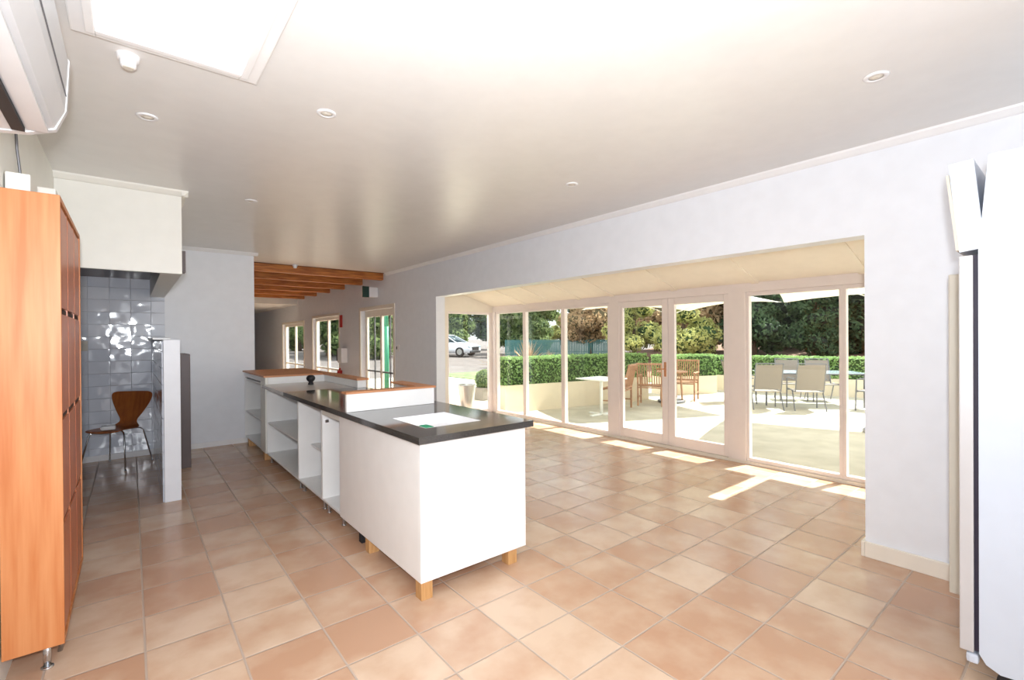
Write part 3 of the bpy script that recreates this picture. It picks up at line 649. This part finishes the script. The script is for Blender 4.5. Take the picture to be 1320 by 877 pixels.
# white pedestal table
o = thing('pedestal_table', 'white square pedestal table in front of the long planter', 'table', (7.05, 5.95, PZ))
bx('tabletop', 'twhite', o, (6.70, 7.40, 5.60, 6.30, .64, .665), bev=.008)
bm = BM(); tube(bm, [(7.05, 5.95, PZ+.02), (7.05, 5.95, .64)], .03, 12); link('column', bm, M['twhite'], o, True)
bx('foot', 'twhite', o, (6.75, 7.35, 5.92, 5.98, PZ+.001, PZ+.03), bev=.006); bx('foot', 'twhite', o, (7.02, 7.08, 5.65, 5.919, PZ+.001, PZ+.03), (7.02, 7.08, 5.981, 6.25, PZ+.001, PZ+.03), bev=.006)

# teak armchair, built at the origin facing -y
def bars(*segs, t=.02):
    bm = BM()
    for a, b, *w in segs:
        tube(bm, [a, b], w[0] if w else t, 4)
    return bm
def teak_chair():
    o = thing('teak_armchair', '', 'chair')
    bm = BM()
    for k in range(8): box(bm, -.23, .23, -.24+k*.06, -.24+k*.06+.048, .42, .44)
    linkl('seat', bm, M['teak'], o)
    bm = BM()
    for k in range(9):
        x = -.20+k*.05; tube(bm, [(x, .25, .46), (x, .35, .90)], .014, 4)
    tube(bm, [(-.24, .35, .92), (.24, .35, .92)], .028, 4); tube(bm, [(-.24, .25, .46), (.24, .25, .46)], .022, 4)
    linkl('backrest', bm, M['teak'], o)
    for s in (-1, 1):
        linkl('leg', bars(((s*.25, .24, 0), (s*.25, .24, .45), .024), ((s*.25, .24, .45), (s*.25, .355, .94), .024)), M['teak'], o)
        linkl('leg', bars(((s*.25, -.24, 0), (s*.25, -.24, .64), .024)), M['teak'], o)
        bm = BM(); box(bm, s*.25-.028, s*.25+.028, -.29, .30, .64, .665); linkl('armrest', bm, M['teak'], o)
    linkl('stretcher', bars(((-.25, -.24, .40), (.25, -.24, .40)), ((-.25, .24, .40), (.25, .24, .40)), ((-.25, -.24, .18), (-.25, .24, .18)), ((.25, -.24, .18), (.25, .24, .18)), t=.018), M['teak'], o)
    return o
proto = teak_chair()
for i, (x, y, a, lab) in enumerate(((8.93, 6.12, 118, 'teak armchair showing its slatted back in the left glazed door'), (7.95, 6.30, 200, 'teak armchair at the left, partly behind the door frame and pedestal table'),
                                    (10.25, 6.08, -70, 'teak armchair right of the centre door stile'), (9.0, 4.95+1.0, 60, 'teak armchair turned sideways between the two glazed doors'))):
    if i == 3: continue
    c = proto if i == 0 else copytree(proto)
    c.location = (x, y, PZ); c.rotation_euler = (0, 0, math.radians(a)); c['label'] = lab; c['group'] = 'teak armchairs in the courtyard'
o = thing('patio_table', 'round timber patio table between the teak armchairs', 'table', (9.62, 6.05, PZ))
bm = BM(); lathe(bm, (9.62, 6.05, .64), [(.33, 0), (.35, .01), (.35, .02), (.33, .03)], 36); link('tabletop', bm, M['teak'], o)
for k in range(4):
    a = k*PI/2+.4; bm = BM(); tube(bm, [(9.62+.24*math.cos(a), 6.05+.24*math.sin(a), PZ), (9.62+.2*math.cos(a), 6.05+.2*math.sin(a), .639)], .022, 6); link('leg', bm, M['teak'], o)

# grey sling chairs, built at the origin facing -y
def sling_chair():
    o = thing('sling_chair', '', 'chair')
    bm = BM()
    for A, B in zip([(-.25, .40), (-.1, .38), (.2, .37)], [(-.1, .38), (.2, .37), (.25, .42)]):
        box(bm, -.24, .24, A[0], B[0], min(A[1], B[1]), min(A[1], B[1])+.01)
    linkl('seat', bm, M['sling'], o)
    bm = BM(); prism(bm, [(.235, .42), (.36, .92), (.368, .92), (.245, .42)], 'x', -.24, .24); linkl('backrest', bm, M['sling'], o)
    for s in (-1, 1):
        bm = BM(); tube(bm, [(s*.25, -.25, .40), (s*.25, .22, .38), (s*.25, .37, .95)], .013, 6); linkl('side_frame', bm, M['gmetal'], o)
        bm = BM(); tube(bm, [(s*.28, -.24, 0), (s*.28, -.22, .62), (s*.28, -.16, .64), (s*.28, .28, .64)], .013, 6); linkl('arm_leg', bm, M['gmetal'], o)
        bm = BM(); tube(bm, [(s*.28, .30, 0), (s*.27, .10, .40)], .013, 6); linkl('leg', bm, M['gmetal'], o)
    linkl('crossbar', bars(((-.25, .37, .95), (.25, .37, .95)), ((-.28, -.22, .38), (.28, -.22, .38)), t=.013), M['gmetal'], o)
    return o
proto = sling_chair()
for i, (x, y, a, lab) in enumerate(((10.25, 4.28, 128, 'grey sling chair with its back to the window, left of the front pair'), (10.7, 3.66, 126, 'grey sling chair with its back to the window, right of the front pair'),
                                    (12.1, 4.45, -55, 'grey sling chair on the far side of the glass table, left one'), (12.45, 3.9, -52, 'grey sling chair on the far side of the glass table, right one'),
                                    (11.5, 2.7, 178, 'grey sling chair seen at the right edge of the window beside the mullion'), (10.78, 5.0, 40, 'grey sling chair at the near end of the table beside the door post'))):
    c = proto if i == 0 else copytree(proto)
    c.location = (x, y, PZ); c.rotation_euler = (0, 0, math.radians(a)-PI*0); c['label'] = lab; c['group'] = 'grey sling chairs around the glass table'
o = thing('glass_table', 'long grey glass-topped patio table amid the sling chairs', 'table', (11.55, 3.92, PZ), math.radians(-52))
bm = BM(); box(bm, -1.0, 1.0, -.45, .45, .70, .715, bev=.004); linkl('tabletop', bm, M['ttop'], o)
linkl('frame', bars(((-.95, -.42, .69), (.95, -.42, .69)), ((-.95, .42, .69), (.95, .42, .69)), ((-.95, -.42, .69), (-.95, .42, .69)), ((.95, -.42, .69), (.95, .42, .69)), t=.016), M['gmetal'], o)
for sx in (-1, 1):
    for sy in (-1, 1): linkl('leg', bars(((sx*.93, sy*.40, 0), (sx*.93, sy*.40, .69)), t=.022), M['gmetal'], o)

# pots outside the end window
o = thing('metal_planter_pot', 'tapered galvanised metal pot outside the end window', 'pot', (5.50, 8.3, PZ))
bm = BM(); lathe(bm, (5.50, 8.3, PZ), [(.13, .001), (.19, .50), (.205, .51), (.205, .525), (.18, .525), (.17, .46)], 28); link('body', bm, M['steel'], o, False)
bm = BM(); lathe(bm, (5.50, 8.3, PZ), [(.02, .45), (.17, .462)], 20); link('soil', bm, M['earth'], o)
o = thing('box_bush_pot', 'low dark clipped bush in a grey pot behind the metal pot', 'potted plant', (6.75, 9.35, PZ))
bx('pot', 'sling', o, (6.5, 6.98, 9.12, 9.58, PZ+.001, .25), bev=.01)
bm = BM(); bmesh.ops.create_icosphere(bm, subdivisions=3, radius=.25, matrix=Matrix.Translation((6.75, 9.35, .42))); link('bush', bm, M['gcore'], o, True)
pts = []
for _ in range(700):
    v = Vector((random.gauss(0, 1), random.gauss(0, 1), random.gauss(0, 1))).normalized(); pts.append((v*.26+Vector((0, 0, .47)), v))
leaves('foliage', M['leafm'], pts, .03, o)
# green post by the far door
bm = BM(); tube(bm, [(4.74, 10.6, PZ), (4.74, 10.6, 1.75)], .06, 14); tube(bm, [(4.74, 10.6, 1.75), (4.74, 10.6, 2.3)], .06, 14, .02)
tag(link('folded_umbrella', bm, M['greenp'], smooth=True), 'folded green umbrella standing outside the glazed door', 'umbrella')

# car
o = thing('car', 'white hatchback car parked on the road seen through the end window', 'car', (17.6, 28.8, .19), math.radians(-62))
L = 4.3
low = [(-2.1, .45), (-2.15, .75), (-2.05, .95), (1.0, .98), (1.9, .82), (2.12, .62), (2.12, .32), (1.9, .22), (-1.95, .22)]
bm = BM(); prism(bm, low, 'y', -.88, .88); bmesh.ops.bevel(bm, geom=list(bm.edges), offset=.07, segments=3, affect='EDGES'); linkl('body', bm, M['car'], o, True)
bm = BM(); bot = [(-2.0, .93), (1.05, .95)]; top = [(-1.6, 1.42), (-.9, 1.5), (.1, 1.47)]
P2 = [(-2.02, .93), (-1.62, 1.40), (-.9, 1.48), (.15, 1.44), (1.08, .95)]
vs = []
for (x, z) in P2:
    hw = .80 if z < 1 else .62
    vs.append((bm.verts.new((x, -hw, z)), bm.verts.new((x, hw, z))))
bm.faces.new([v[0] for v in vs]); bm.faces.new([v[1] for v in vs][::-1])
for a, b in zip(vs, vs[1:]+vs[:1]): bm.faces.new((a[0], b[0], b[1], a[1]))
bmesh.ops.bevel(bm, geom=list(bm.edges), offset=.04, segments=2, affect='EDGES'); linkl('cabin', bm, M['cglass'], o, True)
bm = BM(); box(bm, -1.6, .12, -.60, .60, 1.46, 1.51, bev=.02); linkl('roof', bm, M['car'], o, True)
for s in (-1, 1):
    linkl('pillar', bars(((.15, s*.63, 1.44), (1.08, s*.81, .95)), ((-.6, s*.66, 1.46), (-.6, s*.82, .95)), ((-1.62, s*.63, 1.4), (-2.0, s*.8, .95)), t=.035), M['car'], o)
    for x in (-1.35, 1.35):
        bm = BM(); lathe(bm, (0, 0, -.11), [(.24, 0), (.32, .01), (.33, .03), (.33, .19), (.32, .21), (.24, .22)], 28)
        bmesh.ops.rotate(bm, verts=bm.verts, cent=(0, 0, 0), matrix=Matrix.Rotation(PI/2, 3, 'X')); bmesh.ops.translate(bm, verts=bm.verts, vec=(x, s*.80, .33))
        wh = linkl('wheel', bm, M['dark'], o)
        bm = BM(); lathe(bm, (0, 0, -.012), [(.02, 0), (.2, 0), (.2, .024), (.02, .024)], 20)
        bmesh.ops.rotate(bm, verts=bm.verts, cent=(0, 0, 0), matrix=Matrix.Rotation(PI/2, 3, 'X')); bmesh.ops.translate(bm, verts=bm.verts, vec=(x, s*.905, .33)); linkl('hubcap', bm, M['steel'], wh)
    bm = BM(); box(bm, 1.93, 2.10, s*.72-.14, s*.72+.14, .62, .74, bev=.02); linkl('headlight', bm, M['ttop'], o)
bm = BM(); box(bm, 2.08, 2.14, -.5, .5, .42, .68, bev=.015); linkl('grille', bm, M['dark'], o)
bm = BM(); box(bm, 2.06, 2.13, -.75, .75, .24, .36, bev=.015); linkl('bumper_intake', bm, M['dark'], o)

# teal fence behind the road
o = thing('garden_fence', 'teal paling fence across the back of the garden', 'fence', (24, 27, .6))
bm = BM(); a = Vector((18.9, 24.0)); b = Vector((24.0, 18.6)); d = (b-a); N = 70
for k in range(N):
    p = a+d*k/N; z = .32; q = a+d*(k+.82)/N
    vs = [bm.verts.new((v.x, v.y, zz)) for v in (p, q) for zz in (z, z+1.0)]
    bm.faces.new((vs[0], vs[2], vs[3], vs[1]))
lk = link('palings', bm, M['teal'], o); md = lk.modifiers.new('t', 'SOLIDIFY'); md.thickness = .02
bm = BM()
for zz in (.55, 1.2): tube(bm, [(a.x+.03, a.y+.03, zz), (b.x+.03, b.y+.03, zz)], .03, 4)
link('rail', bm, M['teal'], o)

# ------------------------------------------------------------------ trees
def blobcore(cl, k=.86):
    bm = BM()
    for (c, r) in cl:
        n0 = len(bm.verts); bmesh.ops.create_icosphere(bm, subdivisions=2, radius=1)
        bm.verts.ensure_lookup_table()
        for v in bm.verts[n0:]:
            v.co = Vector(c)+Vector((v.co.x*r[0], v.co.y*r[1], v.co.z*r[2]))*k*random.uniform(.8, 1.08)
    return bm
def make_tree(h, wd, n_cl, leaf, core, size, nleaf, low=.12, k=.8, open_=False):
    o = thing('tree', '', 'tree')
    cl = []
    for i in range(n_cl):
        t = random.random(); z = h*(low+(1-low)*t*.92); rr = wd*(1-.55*t)*math.sqrt(random.random()); a = random.random()*6.28
        s = wd*random.uniform(.28, .48)
        cl.append(((rr*math.cos(a)*.75, rr*math.sin(a)*.75, z), (s, s, s*.72)))
    bm = BM(); tube(bm, [(0, 0, -.3), (.05, 0, h*.35), (-.05, .05, h*.75)], wd*.09, 8, wd*.03)
    for i in range(5):
        c = random.choice(cl)[0]; tube(bm, [(0, 0, h*.25), (c[0]*.5, c[1]*.5, h*.25+(c[2]-h*.25)*.6), c], wd*.035, 5, wd*.01)
    linkl('trunk', bm, M['bark'], o)
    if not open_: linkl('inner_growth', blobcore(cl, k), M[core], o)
    pts = []
    for _ in range(nleaf):
        c, r = random.choice(cl); v = Vector((random.gauss(0, 1), random.gauss(0, 1), random.gauss(0, 1))).normalized()
        q = random.uniform(.78, 1.08) if not open_ else random.random()**.5
        pts.append((Vector(c)+Vector((v.x*r[0], v.y*r[1], v.z*r[2]))*q, v))
    leaves('foliage', M[leaf], pts, size, o)
    return o
protos = {'dark': make_tree(7.5, 2.6, 26, 'leafd', 'dcore', .16, 9000, .02), 'mid': make_tree(6.0, 2.4, 22, 'leafm', 'gcore', .15, 8000, .05),
          'lime': make_tree(4.6, 2.0, 18, 'leafy', 'gcore', .12, 7000, .2), 'autumn': make_tree(5.0, 2.2, 20, 'leafo', 'ocore', .13, 7000, .15)}
NM = {'dark': 'dark green conifer', 'mid': 'mid-green leafy tree', 'lime': 'yellow-green tree', 'autumn': 'brownish autumn-leaved tree'}
# kind, x, y, z, scale, label
T = [('mid', 23.1, 40.5, 0.90, 1.10, 'mid-green tree rising behind the parked car, left one'),
     ('mid', 23.5, 36.3, 0.90, 1.15, 'mid-green tree directly above the bonnet of the parked car'),
     ('dark', 26.8, 36.2, 0.90, 0.95, 'dark conifer hidden mostly by the corner post of the bay'),
     ('mid', 23.3, 28.7, 0.70, 0.95, 'mid-green tree left of the first slim window mullion, above the flax'),
     ('mid', 22.2, 24.4, 0.60, 0.85, 'mid-green tree between the two slim window mullions'),
     ('lime', 32.0, 32.0, 0.90, 0.62, 'small yellow-green tree below the gap of white sky'),
     ('dark', 37.0, 34.4, 1.00, 0.62, 'low dark conifer right of the gap of white sky'),
     ('autumn', 22.8, 20.1, 0.60, 0.95, 'brownish tree above the white pedestal table, left of the door frame'),
     ('dark', 30.6, 24.1, 0.90, 1.05, 'dark conifer behind the left edge of the left glazed door'),
     ('lime', 19.2, 14.1, 0.40, 0.74, 'yellow-green tree seen at the left of the left glazed door'),
     ('autumn', 23.5, 15.7, 0.70, 0.95, 'brownish tree right of the yellow-green one in the left glazed door'),
     ('lime', 18.8, 11.2, 0.30, 0.72, 'yellow-green small tree at the left of the right glazed door'),
     ('autumn', 23.1, 12.2, 0.60, 1.05, 'large brownish autumn tree at the right of the right glazed door'),
     ('mid', 34.0, 16.2, 1.00, 1.30, 'mid-green tree far behind the wide door post'),
     ('dark', 21.7, 9.5, 0.30, 0.72, 'dark conifer nearest the door post in the right-hand window'),
     ('dark', 25.4, 9.6, 0.50, 0.82, 'large dark conifer under the tips of the two umbrellas'),
     ('dark', 22.0, 7.2, 0.30, 0.50, 'shorter dark conifer in the middle of the right-hand window'),
     ('autumn', 31.0, 9.6, 0.80, 0.95, 'brownish tree showing between the dark conifers'),
     ('dark', 24.2, 6.7, 0.30, 0.60, 'dark conifer behind the mullion of the right-hand window'),
     ('mid', 36.5, 12.9, 1.10, 1.20, 'mid-green tree rising far behind the dark conifers, left one'),
     ('mid', 38.3, 10.2, 1.10, 1.25, 'mid-green tree rising far behind the dark conifers, right one'),
     ('dark', 24.7, 5.7, 0.30, 0.85, 'dark conifer at the right edge of the right-hand window'),
     ('mid', 13.2, 29.2, 0.40, 1.10, 'mid-green tree seen through the far glazed door'),
     ('dark', 14.4, 37.2, 0.60, 1.00, 'dark conifer seen at the left of the far glazed door'),
     ('mid', 10.8, 33.7, 0.40, 1.20, 'mid-green tree seen through the nearer of the far windows'),
     ('mid', 11.1, 42.5, 0.50, 1.10, 'mid-green tree seen through the farthest window')]
used = set()
for (k, x, y, z, s, lab) in T:
    p = protos[k]; c = p if k not in used else copytree(p); used.add(k)
    c.location = (x, y, z); c.scale = (s, s, s*random.uniform(.95, 1.05)); c.rotation_euler = (0, 0, random.random()*6.28); c['label'] = lab; c['group'] = 'trees beyond the courtyard'; c.name = 'tree'
# flax plants
def flax(r, n):
    o = thing('flax_plant', '', 'plant'); bm = BM()
    for i in range(n):
        a = random.random()*6.28; t = random.uniform(.1, 1.2); L_ = r*random.uniform(.7, 1.1); d = Vector((math.cos(a)*math.sin(t), math.sin(a)*math.sin(t), math.cos(t))); s = Vector((-math.sin(a), math.cos(a), 0))
        pr = None
        for k in range(5):
            u = k/4; p = d*L_*u+Vector((0, 0, -.25*L_*u*u*math.sin(t))); w_ = .035*(1-u**2)+.004
            cur = (bm.verts.new(p-s*w_), bm.verts.new(p+s*w_))
            if pr: bm.faces.new((pr[0], pr[1], cur[1], cur[0]))
            pr = cur
    lf = linkl('leaves', bm, M['flax'], o); md = lf.modifiers.new('t', 'SOLIDIFY'); md.thickness = .006
    return o
pf = flax(1.5, 70)
for i, (x, y, z, s, lab) in enumerate(((15.6, 18.0, .0, 1.0, 'large pale spiky flax plant behind the hedge, right of the window mullion'), (14.1, 18.6, .0, .72, 'pale spiky flax plant seen beside the corner post of the bay'), (17.4, 18.2, .0, .55, 'small pale spiky flax plant, rightmost by the teal fence'))):
    c = pf if i == 0 else copytree(pf); c.location = (x, y, z); c.scale = (s, s, s); c['label'] = lab; c['group'] = 'pale spiky flax plants'
